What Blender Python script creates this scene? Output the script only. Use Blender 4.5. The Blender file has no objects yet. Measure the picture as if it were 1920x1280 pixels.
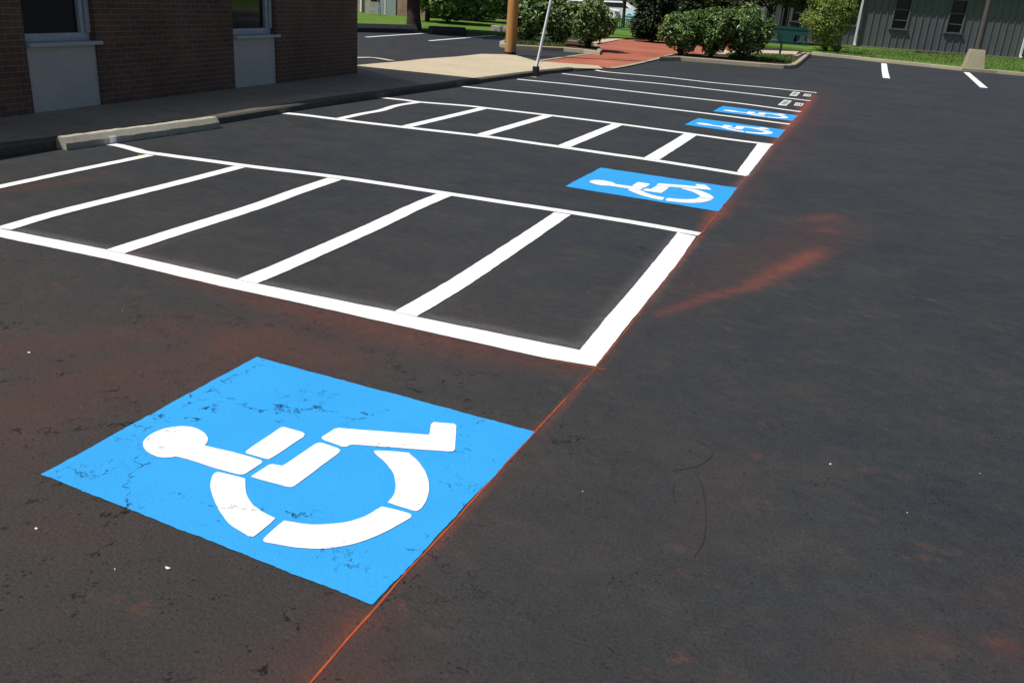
import bpy, bmesh, math, random
import numpy as np
from mathutils import Vector, Matrix, noise as mnoise
from mathutils.geometry import tessellate_polygon

SC = bpy.context.scene
COL = SC.collection
rnd = random.Random(7)

# ------------------------------------------------------------------ camera
FOC, PITCH, ROLL, YAW, CAMH = 1650.926, .378, .073, -.349, 1.8
def basis():
    cy, sy = math.cos(YAW), math.sin(YAW)
    F = Vector((sy, cy, 0)); R = Vector((cy, -sy, 0)); U = Vector((0, 0, 1))
    cp, sp = math.cos(PITCH), math.sin(PITCH)
    F2 = F*cp - U*sp; U2 = U*cp + F*sp
    cr, sr = math.cos(ROLL), math.sin(ROLL)
    return F2, R*cr + U2*sr, U2*cr - R*sr
CF, CR, CU = basis()
cam = bpy.data.cameras.new('camera'); camo = bpy.data.objects.new('camera', cam); COL.objects.link(camo)
cam.sensor_width = 36; cam.lens = FOC/1920*36; cam.clip_end = 1500; cam.clip_start = .05
M = Matrix((CR, CU, -CF)).transposed().to_4x4(); M.translation = Vector((0, 0, CAMH))
camo.matrix_world = M
SC.camera = camo

# ------------------------------------------------------------------ sky, sun, exposure
SUN = Vector((-.41, -.33, .86)).normalized()
w = bpy.data.worlds.new("World"); SC.world = w; w.use_nodes = True
nt = w.node_tree
sky = nt.nodes.new('ShaderNodeTexSky'); sky.sky_type = 'NISHITA'; sky.sun_disc = False
sky.sun_elevation = math.asin(SUN.z); sky.sun_rotation = math.atan2(SUN.x, SUN.y)
sky.air_density = .8; sky.dust_density = 1.6; sky.ozone_density = .6
bg = nt.nodes['Background']; nt.links.new(sky.outputs[0], bg.inputs[0]); bg.inputs[1].default_value = .064
sun = bpy.data.lights.new('sun', 'SUN'); suno = bpy.data.objects.new('sun', sun); COL.objects.link(suno)
sun.energy = 4.6; sun.angle = math.radians(.5); sun.color = (1, .965, .91)
suno.rotation_euler = SUN.to_track_quat('Z', 'Y').to_euler()
SC.view_settings.view_transform = 'Standard'; SC.view_settings.look = 'None'
SC.view_settings.exposure = .15; SC.view_settings.gamma = 1
SC.render.resolution_x = 1024; SC.render.resolution_y = 682

# ------------------------------------------------------------------ helpers
def at(px, py, z=0.0):
    """survey of the photograph: where the view through (px,py) meets the level plane z"""
    d = CF*FOC + CR*(px-960) - CU*(py-640)
    t = (CAMH-z)/-d.z
    return Vector((d.x*t, d.y*t, z))

def tag(o, label=None, cat=None, group=None, kind=None):
    if label: o['label'] = label
    if cat: o['category'] = cat
    if group: o['group'] = group
    if kind: o['kind'] = kind
    return o

def empty(name, loc, rz=0, **k):
    o = bpy.data.objects.new(name, None); COL.objects.link(o)
    o.location = loc; o.rotation_euler = (0, 0, rz); o.empty_display_size = .2
    return tag(o, **k)

def copy_tree(o, parent=None):
    c = o.copy(); COL.objects.link(c); c.parent = parent
    for ch in list(o.children): copy_tree(ch, c)
    return c

class MB:
    def __init__(s): s.v = []; s.f = []; s.sm = []
    def add(s, vs, fs, smooth=False):
        b = len(s.v); s.v += [tuple(v) for v in vs]
        s.f += [tuple(b+i for i in f) for f in fs]; s.sm += [smooth]*len(fs)
        return s
    def box(s, x0, x1, y0, y1, z0, z1):
        v = [(x, y, z) for z in (z0, z1) for y in (y0, y1) for x in (x0, x1)]
        return s.add(v, [(0,2,3,1),(4,5,7,6),(0,1,5,4),(2,6,7,3),(0,4,6,2),(1,3,7,5)])
    def poly(s, pts, z=None):
        P = [Vector((p[0], p[1], p[2] if z is None else z)) for p in pts]
        tr = tessellate_polygon([P])
        out = []
        for t in tr:
            a, b, c = (P[i] for i in t)
            if (b-a).cross(c-a).z < 0: t = (t[0], t[2], t[1])
            out.append(t)
        return s.add(P, out)
    def slab(s, pts, z0, z1):
        """closed polygon in plan extruded from z0 to z1"""
        P = [Vector((p[0], p[1], z1)) for p in pts]
        if sum((P[i].x*P[(i+1)%len(P)].y-P[(i+1)%len(P)].x*P[i].y) for i in range(len(P))) < 0: P.reverse()
        s.poly(P)
        n = len(P)
        v = P+[Vector((p.x, p.y, z0)) for p in P]
        return s.add(v, [(i, i+n, (i+1) % n+n, (i+1) % n) for i in range(n)])
    def tube(s, pts, rads, n=12, cap=True, smooth=True):
        pts = [Vector(p) for p in pts]
        if not hasattr(rads, '__len__'): rads = [rads]*len(pts)
        vs = []; fs = []
        for i, p in enumerate(pts):
            d = (pts[min(i+1, len(pts)-1)]-pts[max(i-1, 0)]).normalized()
            a = d.cross(Vector((0, 1, 0)) if abs(d.y) < .9 else Vector((1, 0, 0))).normalized(); b = d.cross(a)
            for k in range(n):
                t = 2*math.pi*k/n; vs.append(p+(a*math.cos(t)+b*math.sin(t))*rads[i])
        for i in range(len(pts)-1):
            for k in range(n):
                fs.append((i*n+k, i*n+(k+1) % n, (i+1)*n+(k+1) % n, (i+1)*n+k))
        s.add(vs, fs, smooth)
        if cap:
            s.add(vs[:n], [tuple(range(n))]); s.add(vs[-n:], [tuple(range(n-1, -1, -1))])
        return s
    def build(s, name, mat, parent=None, bevel=0, loc=None, **k):
        me = bpy.data.meshes.new(name); me.from_pydata(s.v, [], s.f)
        me.polygons.foreach_set('use_smooth', s.sm)
        me.materials.append(mat); me.update()
        o = bpy.data.objects.new(name, me); COL.objects.link(o)
        if parent is not None: o.parent = parent
        if loc is not None: o.location = loc
        if bevel:
            m = o.modifiers.new('bevel', 'BEVEL'); m.width = bevel; m.segments = 2; m.limit_method = 'ANGLE'
        return tag(o, **k)

# ------------------------------------------------------------------ materials
class NT:
    def __init__(s, name, rough=.7, spec=.3):
        s.m = bpy.data.materials.new(name); s.m.use_nodes = True; s.t = s.m.node_tree
        s.b = s.t.nodes['Principled BSDF']
        s.b.inputs['Roughness'].default_value = rough
        s.b.inputs['Specular IOR Level'].default_value = spec
    def n(s, typ, ins=None, **kw):
        nd = s.t.nodes.new(typ)
        for k, v in kw.items(): setattr(nd, k, v)
        for k, v in (ins or {}).items(): s.put(nd.inputs[k], v)
        return nd
    def put(s, sock, v):
        if isinstance(v, bpy.types.NodeSocket): s.t.links.new(v, sock)
        else:
            if sock.type == 'RGBA' and len(v) == 3: v = (*v, 1)
            sock.default_value = v
    def pos(s, scale=(1, 1, 1), rot=0, obj=False):
        if obj: src = s.n('ShaderNodeTexCoord').outputs['Object']
        else: src = s.n('ShaderNodeNewGeometry').outputs['Position']
        return s.n('ShaderNodeMapping', {'Vector': src, 'Scale': scale, 'Rotation': (0, 0, rot)}).outputs[0]
    def noise(s, vec, scale, detail=4, rough=.55, dist=0):
        return s.n('ShaderNodeTexNoise', {'Vector': vec, 'Scale': scale, 'Detail': detail, 'Roughness': rough, 'Distortion': dist}).outputs['Fac']
    def ramp(s, fac, a, b, ca=(0, 0, 0), cb=(1, 1, 1)):
        r = s.n('ShaderNodeValToRGB', {'Fac': fac}); e = r.color_ramp.elements
        e[0].position = a; e[1].position = b; e[0].color = (*ca, 1); e[1].color = (*cb, 1)
        return r.outputs[0]
    def mr(s, v, a, b, c=0., d=1.):
        return s.n('ShaderNodeMapRange', {'Value': v, 'From Min': a, 'From Max': b, 'To Min': c, 'To Max': d}, clamp=True).outputs[0]
    def mix(s, fac, a, b, mode='MIX'):
        nd = s.n('ShaderNodeMix', data_type='RGBA', blend_type=mode)
        s.put(nd.inputs[0], fac); s.put(nd.inputs[6], a); s.put(nd.inputs[7], b)
        return nd.outputs[2]
    def math(s, op, a, b=0., clamp=False):
        nd = s.n('ShaderNodeMath', operation=op, use_clamp=clamp); s.put(nd.inputs[0], a); s.put(nd.inputs[1], b)
        return nd.outputs[0]
    def color(s, c): s.put(s.b.inputs['Base Color'], c); return s
    def bump(s, h, dist=.01, strength=1., prev=None):
        ins = {'Height': h, 'Distance': dist, 'Strength': strength}
        if prev is not None: ins['Normal'] = prev
        nd = s.n('ShaderNodeBump', ins); s.put(s.b.inputs['Normal'], nd.outputs[0]); return nd.outputs[0]

def cracks(N, scale=2.3, width=.0055, seed=0.):
    """fine broken cracks shared by the asphalt and the paint that lies on it; 1 on a crack"""
    p = N.pos()
    wn = N.n('ShaderNodeTexNoise', {'Vector': p, 'Scale': 9., 'Detail': 7., 'Roughness': .68})
    wv = N.n('ShaderNodeVectorMath', {0: wn.outputs['Color'], 1: (.5, .5, .5)}, operation='SUBTRACT').outputs[0]
    wv = N.n('ShaderNodeVectorMath', {0: wv, 'Scale': .30}, operation='SCALE').outputs[0]
    pv = N.n('ShaderNodeVectorMath', {0: p, 1: wv}, operation='ADD').outputs[0]
    def layer(sc, wd, lo, hi, nsc, off):
        vo = N.n('ShaderNodeTexVoronoi', {'Vector': pv, 'Scale': sc}, feature='DISTANCE_TO_EDGE')
        wnz = N.noise(N.pos(), 16, 4, .65)
        wdv = N.math('MULTIPLY', N.mr(wnz, .46, .68), wd)
        line = N.math('LESS_THAN', vo.outputs['Distance'], wdv)
        mp = N.n('ShaderNodeMapping', {'Vector': p, 'Location': (off, off*2, 0)}).outputs[0]
        msk = N.mr(N.noise(mp, nsc, 5, .7), (lo+hi)/2-.004, (lo+hi)/2+.004)
        return N.math('MULTIPLY', line, msk)
    c_ = layer(1.15, width*1.9, .47, .51, 1.3, 21.)
    a = layer(scale, width*1.7, .52, .57, 1.7, 0.)
    b = layer(scale*3.1, width*3.2, .56, .62, 1.9, 7.3)
    # cracked old asphalt lies to the left of the chalk line and close by
    sx = N.n('ShaderNodeSeparateXYZ', {'Vector': p})
    area = N.math('MULTIPLY', N.mr(sx.outputs[0], -.55, -1.3), N.mr(sx.outputs[1], 4.3, 3.0))
    return N.math('MULTIPLY', N.math('MAXIMUM', N.math('MAXIMUM', a, b), c_), area)

def mat_asphalt():
    N = NT('asphalt', .62, .28)
    p = N.pos()
    big = N.noise(p, .55, 5, .6)
    streak = N.noise(N.pos((1, 1.7, 1), .5), 1.9, 7, .66, .4)
    fine = N.noise(p, 85, 5, .8)
    c = N.mix(N.mr(big, .35, .68), (.0215, .0255, .0290), (.0300, .0315, .0330))
    c = N.mix(N.math('MULTIPLY', N.mr(streak, .50, .78), .45), c, (.056, .047, .041))
    mot = N.noise(N.pos((1, 1.3, 1), .8), 11, 9, .82)
    c = N.mix(1., c, N.ramp(mot, .3, .72, (.70, .71, .73), (1.36, 1.32, 1.27)), 'MULTIPLY')
    # cool smooth seal coat far right, browner old binder near left
    sx = N.n('ShaderNodeSeparateXYZ', {'Vector': p})
    old = N.math('MULTIPLY', N.mr(sx.outputs[0], .6, -2.), N.mr(sx.outputs[1], 6.5, 2.0))
    c = N.mix(N.math('MULTIPLY', old, .7), c, (.050, .041, .036))
    c = N.mix(1., c, N.ramp(fine, .25, .75, (.42, .42, .42), (1.7, 1.7, 1.7)), 'MULTIPLY')
    def dust(attr, col, amp, lo=.3, hi=.7, nsc=26):
        nonlocal c
        a = N.n('ShaderNodeAttribute', attribute_name=attr).outputs['Fac']
        g = N.mr(N.noise(p, nsc, 6, .7), lo, hi, .45, 1.25)
        st = N.mr(N.noise(N.pos((1, 2, 1), .5), 6, 6, .65), .3, .65, .45, 1.15)
        st = N.math('MULTIPLY', st, N.mr(N.noise(p, 130, 4, .8), .36, .64, .35, 1.5))
        f = N.math('MULTIPLY', N.math('MULTIPLY', a, g), N.math('MULTIPLY', st, amp), True)
        c = N.mix(f, c, col)
    dust('rust', (.14, .034, .016), 1.)
    dust('orange', (.46, .090, .032), 1.)
    dust('white', (.62, .64, .64), 1., .35, .65, 70)
    # small orange flecks scattered over the right side
    fl = N.mr(N.noise(N.pos((1, 1.3, 1), .4), 3.4, 9, .78), .60, .78)
    c = N.mix(N.math('MULTIPLY', fl, .50), c, (.26, .07, .035))
    bp = N.mr(N.noise(N.pos((1, 1.5, 1), 1.1), 4.6, 7, .72), .56, .70)
    c = N.mix(N.math('MULTIPLY', bp, .40), c, (.085, .058, .046))
    # pale scuffs
    sc = N.mr(N.noise(N.pos((1, 7, 1), -.25), 2.3, 5, .7), .66, .78)
    c = N.mix(N.math('MULTIPLY', sc, .22), c, (.16, .15, .14))
    # tiny pale grit
    vo = N.n('ShaderNodeTexVoronoi', {'Vector': p, 'Scale': 7.})
    grit = N.math('LESS_THAN', vo.outputs['Distance'], .022)
    grit = N.math('MULTIPLY', grit, N.math('GREATER_THAN', N.noise(N.pos(), 3., 2), .55))
    c = N.mix(grit, c, (.55, .53, .5))
    pit = N.n('ShaderNodeTexVoronoi', {'Vector': p, 'Scale': 34., 'Randomness': 1.})
    pm = N.math('LESS_THAN', pit.outputs['Distance'], N.mr(N.noise(p, 4., 5, .7), .46, .66, 0., .27))
    c = N.mix(N.math('MULTIPLY', pm, .75), c, (.008, .007, .007))
    ck = cracks(N)
    c = N.mix(ck, c, (.004, .0035, .0035))
    N.color(c)
    ro = N.mr(N.noise(p, 2.2, 5, .6), .3, .7, .50, .72)
    N.put(N.b.inputs['Roughness'], ro)
    near = N.mr(N.math('ADD', sx.outputs[0], sx.outputs[1]), 3.5, -.2)
    rough_h = N.math('MULTIPLY', N.noise(p, 60, 7, .8), N.mr(near, 0, 1, .8, 2.0))
    b1 = N.bump(rough_h, .007, .8)
    b2 = N.bump(N.noise(p, 3.5, 4, .5), .03, .35, b1)
    N.bump(ck, .02, -1., b2) if False else N.bump(N.math('MULTIPLY', ck, -1.), .01, .8, b2)
    return N.m

def mat_paint(name, col, col2, rough=.55, chips=.5):
    N = NT(name, rough, .3)
    p = N.pos()
    c = N.mix(N.mr(N.noise(p, 2.6, 6, .6), .3, .7), col, col2)
    c = N.mix(1., c, N.ramp(N.noise(p, 160, 3, .7), .2, .8, (.88, .88, .88), (1.08, 1.08, 1.08)), 'MULTIPLY')
    ck = cracks(N)
    dark = (col[0]*.12+.004, col[1]*.10+.005, col[2]*.12+.006)
    c = N.mix(N.math('MULTIPLY', ck, chips), c, dark)
    N.color(c)
    b = N.bump(N.noise(p, 60, 6, .75), .006, .5)
    N.bump(N.math('MULTIPLY', ck, -1.), .006, .8, b)
    return N.m

def mat_simple(name, ca, cb, scale=6, rough=.75, spec=.3, bump=.0, bscale=60, obj=False, stretch=(1, 1, 1)):
    N = NT(name, rough, spec); p = N.pos(stretch, 0, obj)
    c = N.mix(N.mr(N.noise(p, scale, 6, .6), .3, .7), ca, cb)
    c = N.mix(1., c, N.ramp(N.noise(p, scale*14, 3, .7), .2, .8, (.85, .85, .85), (1.12, 1.12, 1.12)), 'MULTIPLY')
    N.color(c)
    if bump: N.bump(N.noise(p, bscale, 5, .7), bump, .6)
    return N.m

def mat_brickwall(name, c1, c2, mort, bw=.205, bh=.068, axis='x'):
    N = NT(name, .85, .2)
    tc = N.n('ShaderNodeTexCoord').outputs['Object']
    sp = N.n('ShaderNodeSeparateXYZ', {'Vector': tc})
    u = N.math('ADD', sp.outputs[0], sp.outputs[1])
    v = N.n('ShaderNodeCombineXYZ', {0: u, 1: sp.outputs[2], 2: 0.}).outputs[0]
    br = N.n('ShaderNodeTexBrick', {'Vector': v, 'Scale': 1., 'Color1': (*c1, 1), 'Color2': (*c2, 1), 'Mortar': (*mort, 1),
             'Mortar Size': .006, 'Brick Width': bw, 'Row Height': bh, 'Bias': 0., 'Mortar Smooth': .2})
    c = N.mix(N.mr(N.noise(tc, 1.3, 5, .6), .3, .7), br.outputs[0], N.mix(1., br.outputs[0], (.66, .62, .62), 'MULTIPLY'))
    c = N.mix(1., c, N.ramp(N.noise(tc, 45, 4, .7), .2, .8, (.75, .75, .75), (1.22, 1.2, 1.2)), 'MULTIPLY')
    N.color(c)
    N.bump(N.math('SUBTRACT', 1., br.outputs['Fac']), .006, .8)
    return N.m

def mat_pavers():
    N = NT('brick_pavers', .8, .25); p = N.pos((1, 1, 1), .6)
    br = N.n('ShaderNodeTexBrick', {'Vector': p, 'Scale': 1., 'Color1': (.36, .085, .045, 1), 'Color2': (.27, .062, .036, 1), 'Mortar': (.22, .12, .08, 1),
             'Mortar Size': .008, 'Brick Width': .21, 'Row Height': .105, 'Bias': 0.})
    c = N.mix(N.mr(N.noise(N.pos(), .5, 5, .6), .35, .7), br.outputs[0], (.40, .14, .085))
    N.color(c); N.bump(N.math('SUBTRACT', 1., br.outputs['Fac']), .004, .6)
    return N.m

def mat_concrete(name, ca, cb, joints=0):
    N = NT(name, .85, .25); p = N.pos()
    c = N.mix(N.mr(N.noise(p, .8, 6, .65), .3, .7), ca, cb)
    c = N.mix(1., c, N.ramp(N.noise(p, 38, 5, .75), .2, .8, (.60, .60, .58), (1.32, 1.32, 1.3)), 'MULTIPLY')
    st = N.mr(N.noise(N.pos((1, 1, 1)), 3.1, 7, .7), .56, .74)
    c = N.mix(N.math('MULTIPLY', st, .5), c, (ca[0]*.45, ca[1]*.45, ca[2]*.43))
    if joints:
        sp = N.n('ShaderNodeSeparateXYZ', {'Vector': p})
        j = N.math('LESS_THAN', N.math('FRACT', N.math('DIVIDE', sp.outputs[1], joints)), .006)
        c = N.mix(j, c, (.05, .045, .04))
    N.color(c); N.bump(N.noise(p, 70, 6, .75), .006, .5)
    return N.m

def mat_leaf(name, c1, c2, c3, rough=.45, trans=.25):
    N = NT(name, rough, .45)
    r = N.n('ShaderNodeNewGeometry').outputs['Random Per Island']
    rp = N.n('ShaderNodeValToRGB', {'Fac': r}); e = rp.color_ramp.elements
    e[0].position = 0; e[0].color = (*c1, 1); e[1].position = .55; e[1].color = (*c2, 1)
    k = e.new(1.); k.color = (*c3, 1)
    N.color(rp.outputs[0])
    tr = N.n('ShaderNodeBsdfTranslucent', {'Color': rp.outputs[0]})
    mx = N.n('ShaderNodeMixShader', {0: trans, 1: N.b.outputs[0], 2: tr.outputs[0]})
    N.t.links.new(mx.outputs[0], N.t.nodes['Material Output'].inputs['Surface'])
    return N.m

def mat_plain(name, col, rough=.5, spec=.4, metal=0.):
    N = NT(name, rough, spec); N.b.inputs['Metallic'].default_value = metal
    p = N.pos((1, 1, 1), 0, True)
    N.color(N.mix(1., (*col, 1), N.ramp(N.noise(p, 9, 5, .65), .25, .75, (.82, .82, .82), (1.12, 1.12, 1.12)), 'MULTIPLY'))
    return N.m

MAT = dict(
    asphalt=mat_asphalt(),
    white=mat_paint('white_road_paint', (.80, .80, .78), (.74, .75, .74), .6, .35),
    blue=mat_paint('blue_road_paint', (.028, .305, .68), (.031, .33, .73), .55, .9),
    chalk=mat_simple('orange_chalk', (.42, .085, .03), (.24, .05, .024), 9, .9, .1),
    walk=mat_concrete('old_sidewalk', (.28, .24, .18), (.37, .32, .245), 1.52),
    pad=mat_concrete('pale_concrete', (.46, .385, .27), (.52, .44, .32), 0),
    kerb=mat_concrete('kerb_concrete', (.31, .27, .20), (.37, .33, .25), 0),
    shadekerb=mat_concrete('shade_toned_kerb', (.085, .080, .068), (.12, .11, .09), 1.52),  # kerb's shade put into its colour, hiding the sun that reaches it
    stop=mat_concrete('weathered_concrete', (.34, .315, .25), (.50, .47, .385), 0),
    pavers=mat_pavers(),
    grass=mat_simple('lawn_green', (.075, .15, .022), (.12, .20, .035), 1.6, .9, .1, .03, 30),
    mulch=mat_simple('bark_mulch', (.045, .026, .016), (.085, .05, .03), 9, .95, .1, .03, 30),
    brick=mat_brickwall('brown_brick', (.20, .105, .066), (.13, .088, .064), (.25, .21, .17)),
    housebrick=mat_brickwall('tan_brick', (.42, .27, .19), (.34, .2, .14), (.5, .45, .38)),
    panel=mat_simple('grey_panel', (.46, .45, .40), (.53, .51, .45), 2, .7, .3, .002, 60),
    frame=mat_plain('window_aluminium', (.44, .47, .47), .4, .4),
    glass=mat_plain('dark_glass', (.010, .011, .012), .06, .5),
    siding=mat_simple('slate_siding', (.108, .118, .128), (.128, .138, .148), 1.2, .6, .3, .001, 60),
    trim=mat_plain('siding_trim', (.115, .13, .135), .6, .3),
    whitemetal=mat_plain('white_enamel', (.80, .80, .80), .4, .5),
    roof=mat_simple('roof_shingle', (.06, .055, .05), (.09, .085, .08), 3, .9, .2),
    bark=mat_simple('dark_bark', (.035, .027, .02), (.065, .05, .038), 8, .95, .1, .03, 14),
    wood=mat_simple('pole_wood', (.52, .27, .085), (.36, .18, .066), 3, .85, .2, .01, 12, True, (9, 9, .5)),
    black=mat_plain('black_rubber', (.012, .012, .013), .6, .4),
    charcoal=mat_simple('charcoal_block', (.035, .036, .038), (.05, .05, .052), 5, .85, .2),
    greenmetal=mat_plain('green_enamel', (.012, .075, .062), .35, .5),
    polepaint=mat_plain('brown_pole_paint', (.085, .072, .064), .5, .4),
    stone=mat_concrete('grey_stone', (.34, .32, .29), (.40, .38, .34), 0),
    greydoor=mat_plain('grey_door', (.27, .32, .33), .6, .3),
    tanwall=mat_plain('tan_wall', (.50, .44, .38), .8, .2),
    carwhite=mat_plain('car_white', (.78, .78, .80), .25, .5),
    skyblue=mat_plain('sky_blue_sheet', (.10, .50, .68), .5, .4),
    leaf_shrub=mat_leaf('shrub_leaf', (.022, .065, .018), (.10, .18, .04), (.27, .36, .10), .45, .2),
    leaf_light=mat_leaf('light_leaf', (.06, .11, .012), (.17, .25, .035), (.34, .42, .09)),
    leaf_tree=mat_leaf('tree_leaf', (.02, .045, .014), (.05, .085, .025), (.10, .13, .04)),
    leaf_dark=mat_leaf('evergreen_leaf', (.008, .020, .008), (.018, .036, .012), (.05, .07, .02), .7, .08),
    leaf_olive=mat_leaf('olive_leaf', (.02, .032, .008), (.055, .07, .018), (.10, .11, .03), .6, .15),
    blade=mat_leaf('grass_blade', (.055, .11, .018), (.09, .155, .028), (.14, .21, .05), .7, .3),
    scuff=mat_plain('scuff_dark', (.026, .026, .026), .7, .2),
    chip=mat_plain('white_chip', (.8, .8, .78), .7, .3),
    red=mat_plain('dull_red', (.25, .03, .02), .6, .3),
)

# ------------------------------------------------------------------ paint outlines (measured on the photo, in photo pixels)
def resample(pts, step):
    out = []
    for a, b in zip(pts[:-1], pts[1:]):
        n = max(1, int((Vector(b)-Vector(a)).length/step))
        for i in range(n): out.append(Vector(a).lerp(Vector(b), i/n))
    out.append(Vector(pts[-1])); return out
def smooth_line(pts, step=.02):
    """catmull-rom through world points"""
    P = [Vector(p) for p in pts]; P = [P[0]*2-P[1]]+P+[P[-1]*2-P[-2]]
    out = []
    for i in range(1, len(P)-2):
        L = (P[i+1]-P[i]).length; n = max(2, int(L/step))
        for k in range(n):
            t = k/n; a, b, c, d = P[i-1], P[i], P[i+1], P[i+2]
            out.append(.5*((2*b)+(c-a)*t+(2*a-5*b+4*c-d)*t*t+(3*b-a-3*c+d)*t**3))
    out.append(P[-2]); return out
def jit(p, amp, f=9., seed=0.):
    return Vector((p.x+amp*(mnoise.noise(Vector((p.x*f, p.y*f, seed)))+.5*mnoise.noise(Vector((p.x*f*4, p.y*f*4, seed+3)))+.32*mnoise.noise(Vector((p.x*f*13, p.y*f*13, seed+1)))),
                   p.y+amp*(mnoise.noise(Vector((p.x*f, p.y*f, seed+9)))+.5*mnoise.noise(Vector((p.x*f*4, p.y*f*4, seed+5)))+.32*mnoise.noise(Vector((p.x*f*13, p.y*f*13, seed+2)))), p.z))
HALO = []   # (kind, polyline, sigma, amp) used for the dust attributes
def ribbon(pix, width, z, name='painted_line', mat='white', amp=.0045, world=False, **k):
    c = [Vector(p) for p in pix] if world else [at(*p) for p in pix]
    c = smooth_line(c) if len(c) > 2 else resample(c, .02)
    m = MB(); vs = []
    for i, p in enumerate(c):
        d = (c[min(i+1, len(c)-1)]-c[max(i-1, 0)]).normalized(); nn = Vector((-d.y, d.x, 0))
        wd = width[0]+(width[1]-width[0])*i/(len(c)-1) if hasattr(width, '__len__') else width
        for s in (-1, 1):
            q = jit(p+nn*s*wd/2, amp, 7, s*4.); vs.append((q.x, q.y, z))
    m.add(vs, [(2*i, 2*i+2, 2*i+3, 2*i+1) for i in range(len(c)-1)])
    return m.build(name, MAT[mat], **k)
def strip(top, bot, z, amp=.004, name='painted_line', mat='white', **k):
    A = resample([at(*p) for p in top], .015); B = resample([at(*p) for p in bot], .015)
    n = max(len(A), len(B))
    def rs(L): return [L[round(i*(len(L)-1)/(n-1))] for i in range(n)]
    def even(L):
        d = [0]
        for a, b in zip(L[:-1], L[1:]): d.append(d[-1]+(b-a).length)
        out = []; j = 0
        for i in range(n):
            t = d[-1]*i/(n-1)
            while j < len(d)-2 and d[j+1] < t: j += 1
            s = (t-d[j])/max(1e-6, d[j+1]-d[j]); out.append(L[j].lerp(L[j+1], s))
        return out
    A = even(A); B = even(B); vs = []
    for a, b in zip(A, B):
        a = jit(a, amp, 6, 1.); b = jit(b, amp, 6, 2.); vs += [(a.x, a.y, z), (b.x, b.y, z)]
    return MB().add(vs, [(2*i, 2*i+1, 2*i+3, 2*i+2) for i in range(n-1)]).build(name, MAT[mat], **k)

GL = 'white painted parking lines'
GN = 'white painted lines of the near hatched aisle'
GF = 'white painted lines of the second hatched aisle'
def ln(s, g=GL): return dict(label=s, cat='painted line', group=g)
# near aisle
strip([(-160,395),(5,430),(195,467.5),(442.5,524),(560,548),(738,584),(779,594),(1088,657),(1122,664)],
      [(-160,410),(0,445),(200,486),(410,536),(560,568),(760,613),(1029,673),(1118,687)], .0025,
      **ln('thick white front line of the near hatched aisle, behind the nearest blue symbol', GN))
strip([(1083,662),(1140,592.3),(1200,523),(1271,436)], [(1117,686.5),(1185,600),(1270,495),(1305,444)], .0038,
      **ln('thick white end line closing the near hatched aisle beside the chalk line', GN))
ribbon([(196,269.5),(222,273),(250,280),(270,285.5),(306,290.5),(400,303),(466,312),(631,332.3),(830,362),(960,382),(1050,395.5),(1200,419.5),(1312,439.5)], .125, .003,
       **ln('far side line of the near hatched aisle, starting at the wheel stop', GN))
ribbon([(-120,376),(0,351),(140,321),(215,305.5),(282,291.5)], .10, .0055, **ln('leftmost white cross stripe of the near hatched aisle, starting below the wheel stop', GN))
ribbon([(6,430),(100,402.3),(240,367),(340,342),(450,313.5)], .125, .0055, **ln('near aisle cross stripe meeting the thick front line at the left photo edge', GN))
ribbon([(215,473),(330,436),(480,388),(560,359),(628,336)], .15, .0055, **ln('third of the five white cross stripes of the near hatched aisle', GN))
ribbon([(463,529),(540,497),(700,426),(780,388),(833,366)], .15, .0055, **ln('fourth of the five white cross stripes of the near hatched aisle', GN))
ribbon([(760,590),(860,531),(975,455),(1055,401)], .15, .0055, **ln('cross stripe of the near hatched aisle closest to its white end line', GN))
# second aisle
ribbon([(521,211.5),(565.6,215.7),(622.5,222.8),(697,232),(828,247),(920,257.5),(1016,271),(1057,276.6),(1140,288.8),(1212,298.8),(1307,313.5),(1402,329)], .16, .003,
       **ln('white near side line of the second hatched aisle', GF))
ribbon([(710,183),(758,188),(789,192),(872,198.6),(920,204),(1055,219.5),(1148,231.3),(1287,250.3),(1370,262),(1449,272)], .16, .003,
       **ln('white far side line of the second hatched aisle', GF))
strip([(1422,268),(1381.7,322.3)], [(1447,272),(1402,330)], .0040, **ln('thick white end line closing the second hatched aisle', GF))
ribbon([(634,224),(680,214),(713.5,207.8),(745,198.5),(788,192)], (.12,.12), .0055, **ln('wavy leftmost cross stripe of the second hatched aisle', GF))
ribbon([(762,238),(830,222),(905,204)], .15, .0055, **ln('second cross stripe from the left in the second hatched aisle', GF))
ribbon([(903,254),(968,235),(1028,217.5)], .16, .0055, **ln('middle cross stripe of the second hatched aisle', GF))
ribbon([(1056,275.5),(1108,254.5),(1158,234)], .17, .0055, **ln('second cross stripe from the right in the second hatched aisle', GF))
ribbon([(1220.5,299),(1258,276),(1296,252)], .19, .0055, **ln('rightmost cross stripe of the second hatched aisle, nearest its end line', GF))
# stall lines beyond
ribbon([(865,162.3),(960,172),(1060,182),(1240,203),(1360,217.5),(1481,233.5)], .15, .003, **ln('white stall line between the third and fourth blue symbols'))
ribbon([(970,149),(1082,160),(1240,178),(1380,193.5),(1501,210)], .15, .003, **ln('white stall line just beyond the farthest blue symbol'))
ribbon([(1054,138.5),(1157,149.8),(1240,157.6),(1400,175.5),(1519,189.5)], .15, .003, **ln('white stall line between the two far stencilled stalls'))
ribbon([(1116,131.5),(1128,134),(1150,136.6),(1240,144.5),(1337,155.4),(1440,165),(1531,174.3)], .15, .003, **ln('farthest white stall line, passing the brick walk'))
GB = 'white stall lines on the far side of the lot'
ribbon([(1657.5,119.5),(1659,133),(1662,147)], .22, .004, **ln('short white stall line by the right lawn, left of the pair', GB))
ribbon([(1812,136),(1828,150),(1845,165)], .22, .004, **ln('short slanted white stall line just below the concrete lamp base', GB))
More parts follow.
